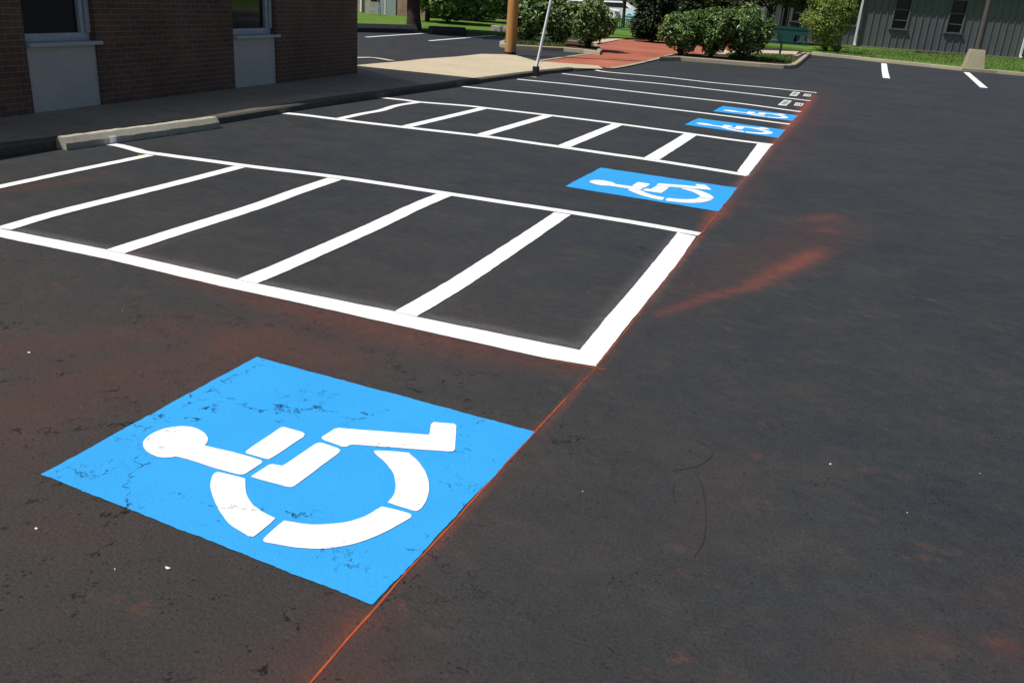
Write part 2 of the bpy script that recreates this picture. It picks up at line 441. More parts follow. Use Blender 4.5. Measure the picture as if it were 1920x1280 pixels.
ribbon([(686,70.2),(740,66.5),(803,62.6)], .14, .004, **ln('white stall line near the brown brick corner in the back lot', GB))
ribbon([(805,77),(866,72),(928,66.7)], .14, .004, **ln('white stall line pointing at the grey stone block in the back lot', GB))

# ------------------------------------------------------------------ blue symbols
QUADS = [[(77,890),(480,670),(1003,810),(700,1135)], [(1059,350),(1127,315),(1382,353),(1347,397)],
         [(1283,234),(1309,222),(1472,244),(1459,259)], [(1337,209),(1355,199),(1496,217),(1485,227)]]
def r1(pts): return [(x/6.4+260, y/6.4+780) for x, y in pts]
def r2(pts): return [(x/3+400, y/3+740) for x, y in pts]
def r3(pts): return [(x/3, y/3+640) for x, y in pts]
SYM = [
 r1([(52,350),(70,295),(150,225),(260,175),(380,145),(520,132),(650,145),(750,185),(810,235),(832,290),(820,335),(797,362),(900,388),(1200,460),(1440,530),(1475,552),(1468,580),(1300,690),(1240,712),(1150,700),(900,630),(700,565),(470,500),(400,505),(250,505),(170,475),(90,425)]),
 r2([(370,195),(385,187),(402,187),(500,215),(515,228),(505,243),(345,350),(312,368),(290,365),(185,335),(180,325),(195,312)]),
 r2([(212,465),(230,452),(310,400),(330,395),(390,405),(420,385),(575,280),(600,274),(620,278),(700,305),(716,318),(703,335),(460,515),(440,525),(410,522),(230,472)]),
 r2([(610,250),(612,240),(680,197),(705,192),(1215,230),(1225,170),(1240,158),(1355,168),(1368,180),(1358,315),(1342,325),(780,285),(765,288),(750,297),(722,296),(625,262)]),
 r2([(907,330),(920,318),(1080,329),(1105,337),(1160,390),(1200,455),(1213,520),(1205,580),(1175,635),(1150,655),(1120,655),(995,617),(985,605),(1012,570),(1024,510),(1012,450),(980,400),(925,350)]),
 r2([(282,825),(290,808),(385,722),(412,716),(500,730),(600,735),(740,722),(850,690),(930,642),(960,636),(1095,670),(1112,685),(1095,704),(960,780),(820,835),(700,862),(600,872),(480,866),(380,850),(300,836)]),
 r3([(1200,755),(1215,744),(1240,742),(1365,773),(1380,788),(1386,860),(1420,920),(1480,965),(1535,992),(1542,1008),(1440,1095),(1415,1102),(1385,1092),(1290,1030),(1225,940),(1190,850),(1185,800)]),
]
def homog(src, dst):
    A = []; B = []
    for (x, y), (u, v) in zip(src, dst):
        A.append([x, y, 1, 0, 0, 0, -u*x, -u*y]); B.append(u)
        A.append([0, 0, 0, x, y, 1, -v*x, -v*y]); B.append(v)
    h = np.linalg.solve(np.array(A, float), np.array(B, float))
    return lambda p: ((h[0]*p[0]+h[1]*p[1]+h[2])/(h[6]*p[0]+h[7]*p[1]+1), (h[3]*p[0]+h[4]*p[1]+h[5])/(h[6]*p[0]+h[7]*p[1]+1))
W0 = [at(*p) for p in QUADS[0]]
SYM_LABELS = ['nearest and largest blue accessible parking square with a white wheelchair figure',
              'blue accessible parking square lying between the two white hatched aisles',
              'blue accessible parking square just beyond the second hatched aisle',
              'farthest and smallest blue accessible parking square, beside the stencilled stalls']
for qi, q in enumerate(QUADS):
    Wq = [at(*p) for p in q]
    cen = sum(Wq, Vector())/4
    H = homog([(v.x, v.y) for v in W0], [(v.x-cen.x, v.y-cen.y) for v in Wq])
    e = empty('parking_symbol', cen, label=SYM_LABELS[qi], cat='parking symbol', group='blue accessible parking symbols')
    out = [p for i in range(4) for p in resample([Wq[i]-cen, Wq[(i+1) % 4]-cen], .012)[:-1]]
    out = [jit(p, .007 if qi == 0 else .01, 6, 3.+qi) for p in out]
    MB().poly(out, .003).build('blue_square', MAT['blue'], e)
    grow = (0, .012, .02, .02)[qi]
    m = MB()
    for k, s in enumerate(SYM):
        if k == 0:   # head, round
            pass
        P = [Vector((*H((at(*p).x, at(*p).y)), 0)) for p in s]
        c0 = sum(P, Vector())/len(P)
        if k in (0, 4, 5, 6):
            n_ = len(P); Q = []
            for i in range(n_):
                a, b, c, d = P[i-1], P[i], P[(i+1) % n_], P[(i+2) % n_]
                for q_ in (0, .25, .5, .75):
                    t = q_; Q.append(b.lerp(c, t) if (c-b).length > .22 else .5*((2*b)+(c-a)*t+(2*a-5*b+4*c-d)*t*t+(3*b-a-3*c+d)*t**3))
            P = Q
        P = resample(P+[P[0]], .03)[:-1]
        P = [jit(p, .0022, 14, 1.) for p in P]
        if grow: P = [p+(p-c0).normalized()*grow*.3 for p in P]
        m.poly(P, .0055)
    m.build('wheelchair_figure', MAT['white'], e)

# stencilled blocks in the two far stalls: rows of illegible letter strokes
BLK = [([(1470.2,187.9),(1484.5,190),(1473.9,199.1),(1458.4,197.5)], 2, 'larger white stencilled block in the nearer stencilled stall'),
       ([(1492.2,193),(1507.2,194.9),(1503,199.8),(1488.2,198.4)], 1, 'smaller white stencilled block in the nearer stencilled stall, by the chalk line'),
       ([(1487,172.7),(1500.4,174),(1493.1,181.1),(1479.8,179.7)], 2, 'larger white stencilled block in the farthest painted stall'),
       ([(1509,176.4),(1521.7,178),(1518.4,182),(1505.3,180.6)], 1, 'smaller white stencilled block in the farthest painted stall, by the chalk line')]
for q, rows, lab in BLK:
    a, b, c, d = [at(*p) for p in q]     # a..b runs away from the building, a..d towards the camera
    def uv(u, v): return (a.lerp(b, u)).lerp(d.lerp(c, u), v)
    m = MB()
    def bar(u0, u1, v0, v1): m.poly([uv(u0, v0), uv(u1, v0), uv(u1, v1), uv(u0, v1)], .006)
    bar(0, .13, 0, 1); bar(.87, 1, 0, 1); bar(.13, .87, 0, .12); bar(.13, .87, .86, 1)
    for r in range(rows):
        u0 = .13+.74*(r+.12)/rows; u1 = .13+.74*(r+.88)/rows
        k = 4
        for i in range(k):
            v0 = .12+.74*(i+.14)/k; v1 = .12+.74*(i+.80)/k; um = (u0+u1)/2
            bar(u0, u1, v0, v0+(v1-v0)*.36)
            bar(u0, u0+(u1-u0)*.3, v0+(v1-v0)*.36, v1); bar(um, um+(u1-u0)*.28, v0+(v1-v0)*.36, v1)
    m.build('stencil_block', MAT['white'], label=lab, cat='stencil marking', group='white stencilled blocks in the far stalls')

# chalk line
CH = [(560,1304),(582,1280),(640,1212),(705,1138),(760,1075),(850,980),(920,900),(1003,810),(1060,748),(1118,688),(1216,566),(1315,438),(1402,328),(1449,271),(1481.7,232),(1501.7,209),(1519,188),(1531,174)]
ribbon([Vector((-1.10, -4+.5*k, 0)) for k in range(11)]+[at(*p) for p in CH[1:9]], .0075, .0018, 'chalk_line', 'chalk', .003, world=True, label='orange snapped chalk line running along the ends of the stalls, near part', cat='chalk line')
ribbon(CH[8:], (.004, .012), .0018, 'chalk_line', 'chalk', .003, label='faint thin orange chalk line along the far stall ends', cat='chalk line')
ribbon([(1030,674.5),(1085,685),(1136,693)], .006, .0018, 'chalk_line', 'chalk', .003, label='short orange chalk cross line at the corner of the near hatched aisle', cat='chalk line')

# ------------------------------------------------------------------ ground sheet with overspray stains
def axis(lo, hi, core0, core1, st):
    a = list(np.arange(core0, core1+1e-6, st)); s = st; x = core0; L = []
    while x > lo: s *= 1.35; x -= s; L.append(max(x, lo))
    a = L[::-1]+a; s = st; x = a[-1]
    while x < hi: s *= 1.35; x += s; a.append(min(x, hi))
    return np.array(a)
xs = axis(-260, 260, -8.2, 3.4, .04); ys = axis(-40, 420, 1.0, 13.0, .04)
X, Y = np.meshgrid(xs, ys); nx, ny = len(xs), len(ys)
def dseg(P0, P1):
    dx, dy = P1[0]-P0[0], P1[1]-P0[1]; L = dx*dx+dy*dy+1e-12
    t = np.clip(((X-P0[0])*dx+(Y-P0[1])*dy)/L, 0, 1)
    return np.hypot(X-P0[0]-t*dx, Y-P0[1]-t*dy), t
def dust(pix, sig, amp):
    """pix: photo points; sig, amp: per point"""
    W = [at(*p) for p in pix]; out = np.zeros_like(X); n = len(W)
    sig = [sig]*n if not hasattr(sig, '__len__') else sig; amp = [amp]*n if not hasattr(amp, '__len__') else amp
    if n == 1: W = W*2; n = 2; sig = list(sig)*2; amp = list(amp)*2
    for i in range(n-1):
        d, t = dseg(W[i], W[i+1]); s = sig[i]+(sig[i+1]-sig[i])*t; a = amp[i]+(amp[i+1]-amp[i])*t
        out = np.maximum(out, a*np.exp(-(d/s)**2))
    return out
orange = np.maximum.reduce([
    dust([(1235,590),(1330,556),(1400,540),(1470,505),(1520,480),(1558,462)], [.045,.06,.07,.10,.10,.12], [.26,.36,.42,.58,.62,.10]),
    dust([(1515,412),(1560,405)], [.09,.12], [.20,.30]), dust([(1545,432)], [.12], [.22]),
    dust([(1345,398),(1310,440)], [.09,.04], [.75,.30]), dust([(1402,328),(1378,360),(1350,397)], [.06,.04,.07], [.3,.25,.6]),
    dust([(1120,690),(1060,752),(1003,812)], [.012,.014,.02], [.3,.45,.45]),
    dust([(705,1136),(660,1180),(560,1300)], [.012,.02,.02], [.45,.35,.25]),
    dust([(672,1160)], [.05], [.30]), dust([(1003,810),(850,980),(705,1136)], [.010,.014,.014], [.4,.5,.5]),
    dust([(1315,440),(1216,568),(1120,690)], [.02,.02,.02], [.5,.2,.4]),
    dust([(1402,330),(1449,272),(1482,233),(1502,210),(1530,177)], [.05,.07,.11,.10,.09], [.30,.45,.85,.75,.7]),
    
    dust([(788,77)], [.45], [1.0]),
    dust([(1880,1210)], [.05], [.25]), dust([(1700,990)], [.0], [.0]) if False else dust([(1888,903)], [.008], [.3]),
])
rust = np.maximum.reduce([
    dust([(250,480),(480,560),(700,615),(900,650),(1080,690)], [.09,.14,.22,.22,.12], [.35,.55,.75,.60,.45]),
    dust([(300,720),(470,640),(640,670)], [.12,.30,.22], [.22,.62,.42]),
    dust([(20,780),(200,710),(400,690)], .32, [.36,.42,.34]), dust([(0,660),(160,640),(330,620)], .25, [.30,.30,.34]), dust([(60,980),(200,1000)], .14, [.16,.14]),
    dust([(0,880),(60,800)], .2, [.25,.25]),
    dust([(760,1040),(1000,810)], .09, .20), dust([(600,1280),(660,1170)], [.25,.16], [.42,.35]),
    dust([(1240,560),(1450,470),(1560,420)], .30, [.15,.28,.30]),
    dust([(1850,1130),(1920,1080),(1900,1270)], [.14,.16,.2], [.12,.12,.10]),
    dust([(1600,1230),(1760,1200)], .1, [.14,.20]), dust([(1380,880),(1290,1010)], .08, .10),
    dust([(0,360),(140,340),(230,312)], [.12,.12,.06], [.38,.28,.12]),
    dust([(1360,400),(1420,330),(1500,240),(1540,190)], [.15,.22,.35,.5], [.22,.20,.26,.26]),
    dust([(960,60),(660,90)], .0001, .0) if False else dust([(1540,180),(1620,190)], [.8,.5], [.3,.12]),
])
white = np.maximum.reduce([
    dust([(0,424),(195,464),(442,520),(560,543),(738,580),(1088,650),(1120,645)], .05, .34),
    dust([(1088,652),(1140,588),(1268,440)], .05, .22), dust([(240,480),(480,392)], .05, .07), dust([(760,592),(1050,404)], .05, .10),
    dust([(1216,566),(1300,452)], .05, .12), dust([(1370,355),(1400,332)], .04, .16), dust([(1402,331),(1444,278)], .04, .16),
    dust([(790,596),(1040,410)], .05, .10),
])
me = bpy.data.meshes.new('asphalt_ground')
co = np.zeros((nx*ny, 3)); co[:, 0] = X.ravel(); co[:, 1] = Y.ravel()
i = np.arange(nx*ny).reshape(ny, nx)
F = np.stack([i[:-1, :-1], i[:-1, 1:], i[1:, 1:], i[1:, :-1]], -1).reshape(-1, 4)
me.vertices.add(len(co)); me.vertices.foreach_set('co', co.ravel())
me.loops.add(F.size); me.loops.foreach_set('vertex_index', F.ravel())
me.polygons.add(len(F)); me.polygons.foreach_set('loop_start', np.arange(0, F.size, 4)); me.polygons.foreach_set('loop_total', np.full(len(F), 4))
me.update(); me.validate()
for nm, a in (('orange', orange), ('rust', rust), ('white', white)):
    at_ = me.attributes.new(nm, 'FLOAT', 'POINT'); at_.data.foreach_set('value', (a*dict(orange=.56, rust=.80, white=.36)[nm]).ravel().astype(np.float32))
me.materials.append(MAT['asphalt'])
gr = bpy.data.objects.new('asphalt_ground', me); COL.objects.link(gr); tag(gr, kind='structure')

# ------------------------------------------------------------------ sidewalk, pad, brick walk, lawns, islands
KH = .09
def offset_in(pts, d):
    """polyline shifted to its left by d"""
    out = []
    for i, p in enumerate(pts):
        t = (pts[min(i+1, len(pts)-1)]-pts[max(i-1, 0)]).normalized(); out.append(p+Vector((-t.y, t.x, 0))*d)
    return out
kb = [Vector((-7.55, -6, 0)), Vector((-7.55, 3, 0))]+[at(*p) for p in [(0,293),(100,279),(410,233),(521,214.5),(640,194),(760,177)]]+[at(*p) for p in [(868,161),(970,146.5),(1010,141),(1052,136.5),(1075,134)]]
kb = smooth_line(kb, .3)
kend = [(at(1095,131)), at(1115,129.6)]
kfull = kb
inner = offset_in(kb, .15)
kend = []
# kerb along the sidewalk: drops to the level of the brick walk at its far end
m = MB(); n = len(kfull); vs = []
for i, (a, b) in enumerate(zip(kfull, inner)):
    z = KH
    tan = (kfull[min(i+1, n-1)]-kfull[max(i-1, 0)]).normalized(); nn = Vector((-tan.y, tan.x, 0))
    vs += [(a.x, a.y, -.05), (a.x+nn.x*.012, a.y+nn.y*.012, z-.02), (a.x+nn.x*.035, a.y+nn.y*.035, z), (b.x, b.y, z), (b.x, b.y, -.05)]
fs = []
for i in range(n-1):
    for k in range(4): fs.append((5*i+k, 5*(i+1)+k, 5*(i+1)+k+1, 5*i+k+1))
m.add(vs, fs).build('kerb', MAT['shadekerb'], kind='structure')
# sidewalk slab behind the kerb
padpix = [(1045,117.8),(1032,116.5),(1007,115.2),(985,109),(967,104),(947,102.2),(903,101.4),(857,106.4),(790,111),(757,115),(700,119.5),(671,122.3)]
pad = [at(*p, KH) for p in padpix]
split0 = at(671,131,KH)
ki = list(inner)
# sidewalk: along the wall up to the building's end; pad: the pale slab beyond
ys_split = at(640,180,KH)
jn = min(range(len(ki)), key=lambda j: (ki[j]-at(800,158,KH)).length)
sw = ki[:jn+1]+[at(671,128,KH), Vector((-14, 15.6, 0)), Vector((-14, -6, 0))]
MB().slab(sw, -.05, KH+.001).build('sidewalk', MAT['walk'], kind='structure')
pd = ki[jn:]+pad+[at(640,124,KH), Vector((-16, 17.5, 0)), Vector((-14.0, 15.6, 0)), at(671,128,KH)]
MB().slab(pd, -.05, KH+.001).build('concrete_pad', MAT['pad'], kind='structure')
ra = [Vector((kb[-1].x, kb[-1].y, -.03)), Vector((ki[-1].x, ki[-1].y, KH+.001)), at(1045,117.8,KH+.001), at(1122,123.2,.024), at(1131,129.2,.024), Vector((kb[-1].x, kb[-1].y, KH-.01)), at(1133,130,-.03)]
MB().add(ra, [(1,4,3,2), (1,5,4), (5,0,6,4)]).build('concrete_ramp', MAT['pad'], kind='structure')
# thin concrete strips round the small asphalt wedge by the brick corner
ribbon([(640,111),(670,110),(700,110),(735,115.5)], .22, .02, 'concrete_strip', 'pad', .0, kind='structure')

# brick walk and its pale edging
bw = [at(*p, .02) for p in [(1136,126.8),(1152,127),(1200,117.5),(1241,107.5),(1270,101),(1420,101),(1425,84),(1300,76.5),(1205,74.5),(1165,75),(1120,84),(1117,100),(1060,109),(1012,116.5),(1034,118.5),(1072,122),(1110,125)]]
MB().slab(bw, -.05, .02).build('brick_walk', MAT['pavers'], kind='structure')
ribbon([(1134,128.6),(1152,129),(1200,119.5),(1241,109.2)], .16, .03, 'edging', 'kerb', .0, kind='structure')
ribbon([(1010,116.2),(1060,108.8),(1126,99.5)], .16, .03, 'edging', 'kerb', .0, kind='structure')
MB().poly([at(*p) for p in [(1118,84),(1160,76),(1205,72),(1175,70),(1140,71),(1110,80)]], .03).build('concrete_path', MAT['pad'], kind='structure')
MB().poly([at(*p) for p in [(1340,103),(1492,104),(1497,98),(1430,95.5),(1340,95)]], .03).build('concrete_path', MAT['pad'], kind='structure')

def island(top, back, name, fill, h=.13, wdt=.16):
    """kerb ring following photo points (top outer edge, height h) and its planting bed"""
    P = [at(*p, h) for p in top]+[at(*p, h) for p in back]
    if sum(P[i].x*P[(i+1)%len(P)].y-P[(i+1)%len(P)].x*P[i].y for i in range(len(P))) < 0: P.reverse()
    n = len(P); I = []
    for i in range(n):
        a = (P[i]-P[i-1]).normalized(); b = (P[(i+1) % n]-P[i]).normalized()
        na, nb = Vector((-a.y, a.x, 0)), Vector((-b.y, b.x, 0)); k = (na+nb); k = k/max(.6, k.length_squared)*2
        I.append(P[i]+k*wdt)
    m = MB(); vs = []
    for p, q in zip(P, I):
        d = (q-p).normalized()
        o = p-d*.01
        vs += [(o.x, o.y, -.05), (p.x, p.y, h-.02), (p.x+d.x*.025, p.y+d.y*.025, h), (q.x, q.y, h), (q.x, q.y, -.05)]
    fs = [(5*i+k, 5*((i+1) % n)+k, 5*((i+1) % n)+k+1, 5*i+k+1) for i in range(n) for k in range(4)]
    m.add(vs, fs).build('kerb', MAT['kerb'], kind='structure')
    MB().slab(I, -.05, h-.03).build(name, MAT[fill], kind='structure')
    return I
isl1 = island([(937,79.5),(940,81.5),(967.5,84.5),(1010,87),(1057,89.2),(1095,92.6),(1125,97)], [(1130,92),(1115,80),(1060,74.5),(990,72.3),(945,74.5),(937,77)], 'planting_bed', 'mulch')
isl2 = island([(1237,107),(1276,106.4),(1351,112.3),(1426,118.4),(1470,121.6),(1482,122),(1492,120.8),(1500,116),(1521,99)], [(1505,98),(1488,104.5),(1420,103.5),(1340,101),(1260,100.5)], 'planting_bed', 'mulch')

def lawn(pix, name, z=.10, extra=None, mat='grass'):
    P = [at(*p, z) for p in pix]+[Vector(e) for e in (extra or [])]
    return MB().slab(P, -.05, z).build(name, MAT[mat], kind='structure')
# back left lawn and its kerb
lawn([(600,50),(669,51),(780,55),(872,58),(950,63.5),(960,62),(1000,63),(1060,66),(1110,70),(1150,69.5),(1190,71.5),(1245,74.5),(1330,78),(1420,83),(1500,91),(1520,96)], 'lawn', .10,
     [(2.0,56,0),(6,110,0),(30,260,0),(-240,260,0),(-150,60,0)])
ribbon([(600,49),(669,52),(780,57),(872,61),(952,66.2)], .3, .125, 'kerb', 'kerb', .0, kind='structure')
# right lawn
KR = [(1521,97.5),(1544,100),(1600,105.5),(1659,112),(1730,119),(1805,127),(1870,132),(1925,137),(2100,160)]
P = [at(*p, .13) for p in KR]; I = offset_in(P, .17); m = MB(); vs = []
for p, q in zip(P, I):
    d = (q-p).normalized(); o = p-d*.01; vs += [(o.x, o.y, -.05), (p.x, p.y, .11), (p.x+d.x*.025, p.y+d.y*.025, .13), (q.x, q.y, .13), (q.x, q.y, -.05)]
m.add(vs, [(5*i+k, 5*(i+1)+k, 5*(i+1)+k+1, 5*i+k+1) for i in range(len(P)-1) for k in range(4)]).build('kerb', MAT['kerb'], kind='structure')
MB().slab(I+[Vector((60, 50, 0)), Vector((60, 120, 0)), Vector((2.0, 56.01, 0)), at(1523, 92, .1)], -.05, .115).build('lawn', MAT['grass'], kind='structure')

# ------------------------------------------------------------------ near brick building
A = at(0, 221, KH); B = at(670, 138, KH)
ux = (B-A).normalized(); ang = math.atan2(ux.y, ux.x)
bld = empty('brick_building', (B.x, B.y, KH), ang, label='brown brick building with tall narrow windows, its wall shading the sidewalk', cat='building')
Minv = (Matrix.Translation((B.x, B.y, KH)) @ Matrix.Rotation(ang, 4, 'Z')).inverted()
def bu(px, py): return (Minv @ at(px, py, KH)).x
W1 = (bu(79,212), bu(200,198)); W2 = (bu(448,167), bu(524,157))
wid = W2[1]-W2[0]; W1 = (W1[1]-wid*.93, W1[1])
pitch_ = W2[0]-W1[0]
wins = [W2, W1, (W1[0]-pitch_, W1[0]-pitch_+wid), (W1[0]-2*pitch_, W1[0]-2*pitch_+wid), (W1[0]-3*pitch_, W1[0]-3*pitch_+wid)]
HB = 2.83; TH = .35     # local +x to the far corner, local +y into the building? (outside is -y)
# outside of the wall faces +X world; local y axis = (-ux.y, ux.x) points to -X world, so inside is +y
edges = [0.0]
for a, b in wins: edges += [b, a]
edges.append(-26.)
m = MB()
for k in range(0, len(edges), 2):
    m.box(edges[k+1], edges[k], 0, TH, 0, HB)
for a, b in wins: m.box(a, b, 0, TH, 2.3, HB)
m.box(-26, 0, TH, 9, 0, HB)           # body of the building
m.build('wall', MAT['brick'], bld)
MB().slab([(-26.1,-.02,0),(-6.6,-.02,0),(-5.6,-.18,0),(.42,-.64,0),(.42,9.1,0),(-26.1,9.1,0)], HB, HB+.06).build('roof', MAT['roof'], bld)  # out-of-view roof, front overhang skewed so its shadow reaches the kerb
for a, b in wins:
    z0 = .735
    MB().box(a, b, .03, TH-.002, 0, z0).build('wall_panel', MAT['panel'], bld, label='pale grey panel below window')
    f = MB(); fw = .055; D0 = .10
    fr_r = .13
    f.box(a, b, D0, D0+.08, z0+.045, z0+.135)                # bottom rail
    f.box(a, a+fw, D0, D0+.08, z0+.135, 2.3); f.box(b-fr_r, b-fr_r+.055, D0, D0+.08, z0+.135, 2.3)
    f.box(b-.06, b, D0-.03, D0+.08, z0+.135, 2.3); f.box(b-fr_r+.055, b-.06, D0+.03, D0+.08, z0+.135, 2.3)
    wn = f.build('window', MAT['frame'], bld, bevel=.004)
    MB().box(a+fw, b-fr_r, D0+.05, D0+.06, z0+.135, 2.3).build('pane', MAT['glass'], wn)
    MB().box(a+.0, b+.05, -.06, .10, z0+.002, z0+.045).build('sill', MAT['frame'], wn, bevel=.006)
    if False: MB()

# ------------------------------------------------------------------ wheel stop
def wheel_stop(p, q, w_, h, mat, label, group=None, name='wheel_stop'):
    L = (q-p).length; e = empty(name, (p.x, p.y, 0), math.atan2((q-p).y, (q-p).x), label=label, cat='wheel stop', group=group)
    m = MB(); prof = [(-w_/2, 0), (-w_/2, h*.52), (-w_/2+w_*.30, h*.97), (-w_/2+w_*.36, h), (w_/2-w_*.24, h), (w_/2-w_*.18, h*.97), (w_/2, h*.60), (w_/2, 0)]
    st = [0, .02, .06]+[.06+(L-.12)*i/40 for i in range(1, 41)]+[L-.02, L]
    vs = []
    for i, s in enumerate(st):
        sc = .86 if i in (0, len(st)-1) else (.96 if i in (1, len(st)-2) else 1)
        for (y, z) in prof:
            r = .006*mnoise.noise(Vector((s*9, y*30, z*30+p.x))); vs.append((s, y*sc+r, max(0, z*(.9+.1*sc if sc < 1 else 1)+r)))
    k = len(prof); n = len(st)
    m.add(vs, [(i*k+j, (i+1)*k+j, (i+1)*k+j+1, i*k+j+1) for i in range(n-1) for j in range(k-1)]+[tuple(range(k)), tuple(range((n-1)*k+k-1, (n-1)*k-1, -1))])
    m.build('block', MAT[mat], e)
    return e
p0 = at(113,279.5); p1 = at(404,238.5)
ws = wheel_stop(p0+Vector((.02, 0, 0)), p1+Vector((.0, 0, 0)), .165, .125, 'stop', 'weathered tan concrete wheel stop lying along the kerb by the near brick wall')
ww = (at(200,268)-p0).length
m = MB(); yo = -.1
for (y0, z0, y1, z1) in ((-.0895, .0, -.0895, .067), (-.0895, .067, -.073, .086)):
    m.add([(ww-.035, y0, z0), (ww+.06, y0, z0), (ww+.05, y1-.001, z1), (ww-.035, y1-.001, z1)], [(0, 1, 2, 3)])
m.build('paint_patch', MAT['white'], ws, label='white paint dab on the side of the wheel stop')
wheel_stop(at(655,60), at(778,62.2), .35, .30, 'charcoal', 'dark charcoal kerb block at the lawn left of the big leaning tree trunk', 'dark blocks along the back lawn', 'kerb_block')
wheel_stop(at(806,64), at(871,66.5), .35, .30, 'charcoal', 'dark charcoal kerb block at the lawn right of the big leaning tree trunk', 'dark blocks along the back lawn', 'kerb_block')

# stone block
sb = at(940,64)
MB().box(-.42, .42, -.22, .22, 0, .33).build('stone_block', MAT['stone'], bevel=.02, loc=(sb.x, sb.y, .0), label='low grey stone block at the lawn edge behind the wooden pole', cat='stone block')

# ------------------------------------------------------------------ poles
ub = at(956.5,104)
m = MB(); hs = [0, .25, 1, 2, 3, 5, 7.5]
m.tube([(-.0*h, 0, h) for h in hs], [.172, .168, .162, .157, .152, .142, .13], 20)
up_ = empty('utility_pole', (ub.x, ub.y, 0), label='weathered orange brown wooden utility pole at the edge of the pale concrete pad', cat='utility pole')
m.build('pole', MAT['wood'], up_)
MB().tube([(0, 0, -.02), (0, 0, .10)], [.18, .177], 20).build('pole_base', MAT['bark'], up_, label='dark stained foot of the pole')
# overhead cable
sh = Vector((SUN.x, SUN.y, 0))/SUN.z*5.0
c0 = Vector((ub.x, ub.y, 5.2)); c1 = Vector((-1.2, 27.0, 0))+sh; c1.z = 5.0
dcc = (c1-c0); c2 = c0+dcc*6; pts = []
for i in range(31):
    t = i/30; p = c0.lerp(c2, t); p.z = 5.2; pts.append(p)
MB().tube(pts, .016, 6, True).build('overhead_cable', MAT['black'], label='thin black overhead cable running from the wooden utility pole across the lot', cat='cable')

lb = at(1004,142.3)
lp = empty('leaning_pole', (lb.x, lb.y, 0), label='thin white pole leaning out of a black foot at the kerb', cat='pole')
tb = at(1025.6, 0, 0)
top = Vector((.285, 0, 1.98))
MB().tube([(0, 0, .12), (.285*1.0, .0, 1.98), (.335, 0, 2.35)], [.036, .030, .028], 10).build('pole', MAT['whitemetal'], lp)
MB().box(-.065, .065, -.065, .065, 0, .21).build('foot', MAT['black'], lp, bevel=.012)

# light pole with tapered concrete base
lc = at(1824,126.8, .115)
lpE = empty('light_pole', (lc.x, lc.y, .11), .05, label='brown light pole on a tapered tan concrete base in the right lawn', cat='light pole')
m = MB(); a, b, h = .40, .285, .72
m.add([(-a, -a, 0), (a, -a, 0), (a, a, 0), (-a, a, 0), (-b, -b, h), (b, -b, h), (b, b, h), (-b, b, h)], [(0,1,5,4),(1,2,6,5),(2,3,7,6),(3,0,4,7),(4,5,6,7)])
m.build('concrete_base', MAT['kerb'], lpE, bevel=.02)
MB().box(-.17, .17, -.17, .17, h, h+.04).build('base_plate', MAT['polepaint'], lpE, bevel=.006)
MB().tube([(0, 0, h+.04), (0, 0, 5.8)], [.115, .09], 16).build('pole', MAT['polepaint'], lpE)
MB().box(-.35, .35, -.15, .15, 5.8, 5.95).build('lamp_head', MAT['polepaint'], lpE, bevel=.02)

# ------------------------------------------------------------------ slate building on the right
RA = at(1480,80,.12); RB = at(1912,108,.12)
RA = Vector((-4.9, 57.2, .115)); RB = Vector((8.4, 61.8, .115))
rx = (RB-RA).normalized(); rang = math.atan2(rx.y, rx.x)
gb = empty('slate_building', RA, rang, label='long slate grey building with vertical board siding and white downspouts beyond the right lawn', cat='building')
Minv2 = (Matrix.Translation(RA) @ Matrix.Rotation(rang, 4, 'Z')).inverted()
def ru(px, py):
    """position along the slate wall seen at pixel (px,py) together with its height"""
    d = CF*FOC+CR*(px-960)-CU*(py-640); o = Vector((0, 0, CAMH)); nrm = Vector((-rx.y, rx.x, 0))
    t = (RA-o).dot(nrm)/d.dot(nrm); q = Minv2 @ (o+d*t); return q.x, q.z
L = 34.; HR = 3.5
wl = []
for (x0, x1, yb) in ((1485, 1509, 42), (1583, 1600, 47), (1672, 1697, 52), (1771, 1803, 60)):
    a, z = ru(x0, yb); b, z2 = ru(x1, yb); wl.append((a, b, (z+z2)/2))
print('slate windows', wl)
zb = sum(w_[2] for w_ in wl)/4
wl = [((a+b)/2-.42, (a+b)/2+.42, zb) for a, b, _ in wl]
k = wl[-1][1]-wl[-2][1]
for j in range(2, 6): wl.append((wl[3][0]+k*j, wl[3][1]+k*j, zb))
wl.sort()
m = MB(); x0 = -1.6
for a, b, z in wl:
    m.box(x0, a, 0, .2, 0, HR); m.box(a, b, 0, .2, 0, z); m.box(a, b, 0, .2, z+1.75, HR); x0 = b
m.box(x0, L, 0, .2, 0, HR); m.box(-1.6, L, .2, 12, 0, HR)
x = -1.5
while x < L:
    if not any(a-.07 < x < b+.07 for a, b, z in wl): m.box(x, x+.045, -.035, 0, .05, HR)
    else:
        z = zb; m.box(x, x+.045, -.035, 0, .05, z-.1)
    x += .41
m.build('wall', MAT['siding'], gb)
MB().box(-2., L, -.34, 12.4, HR, HR+.25).build('roof', MAT['roof'], gb)
MB().box(-1.6, L, -.06, 0, 0, .05).build('footing', MAT['kerb'], gb)
for a, b, z in wl:
    f = MB(); t = .07
    f.box(a-t, a, -.06, .04, z-.02, z+1.8); f.box(b, b+t, -.06, .04, z-.02, z+1.8); f.box(a, b, -.06, .04, z+1.73, z+1.8)
    f.box(a, b, .0, .05, z+.42, z+.47); f.box(a, b, .0, .05, z+1.0, z+1.05)
    wn = f.build('window', MAT['trim'], gb)
    MB().box(a-.14, b+.14, -.10, .03, z-.09, z-.02).build('sill', MAT['trim'], wn)
    MB().box(a, b, .08, .10, z-.02, z+1.75).build('pane', MAT['glass'], wn)
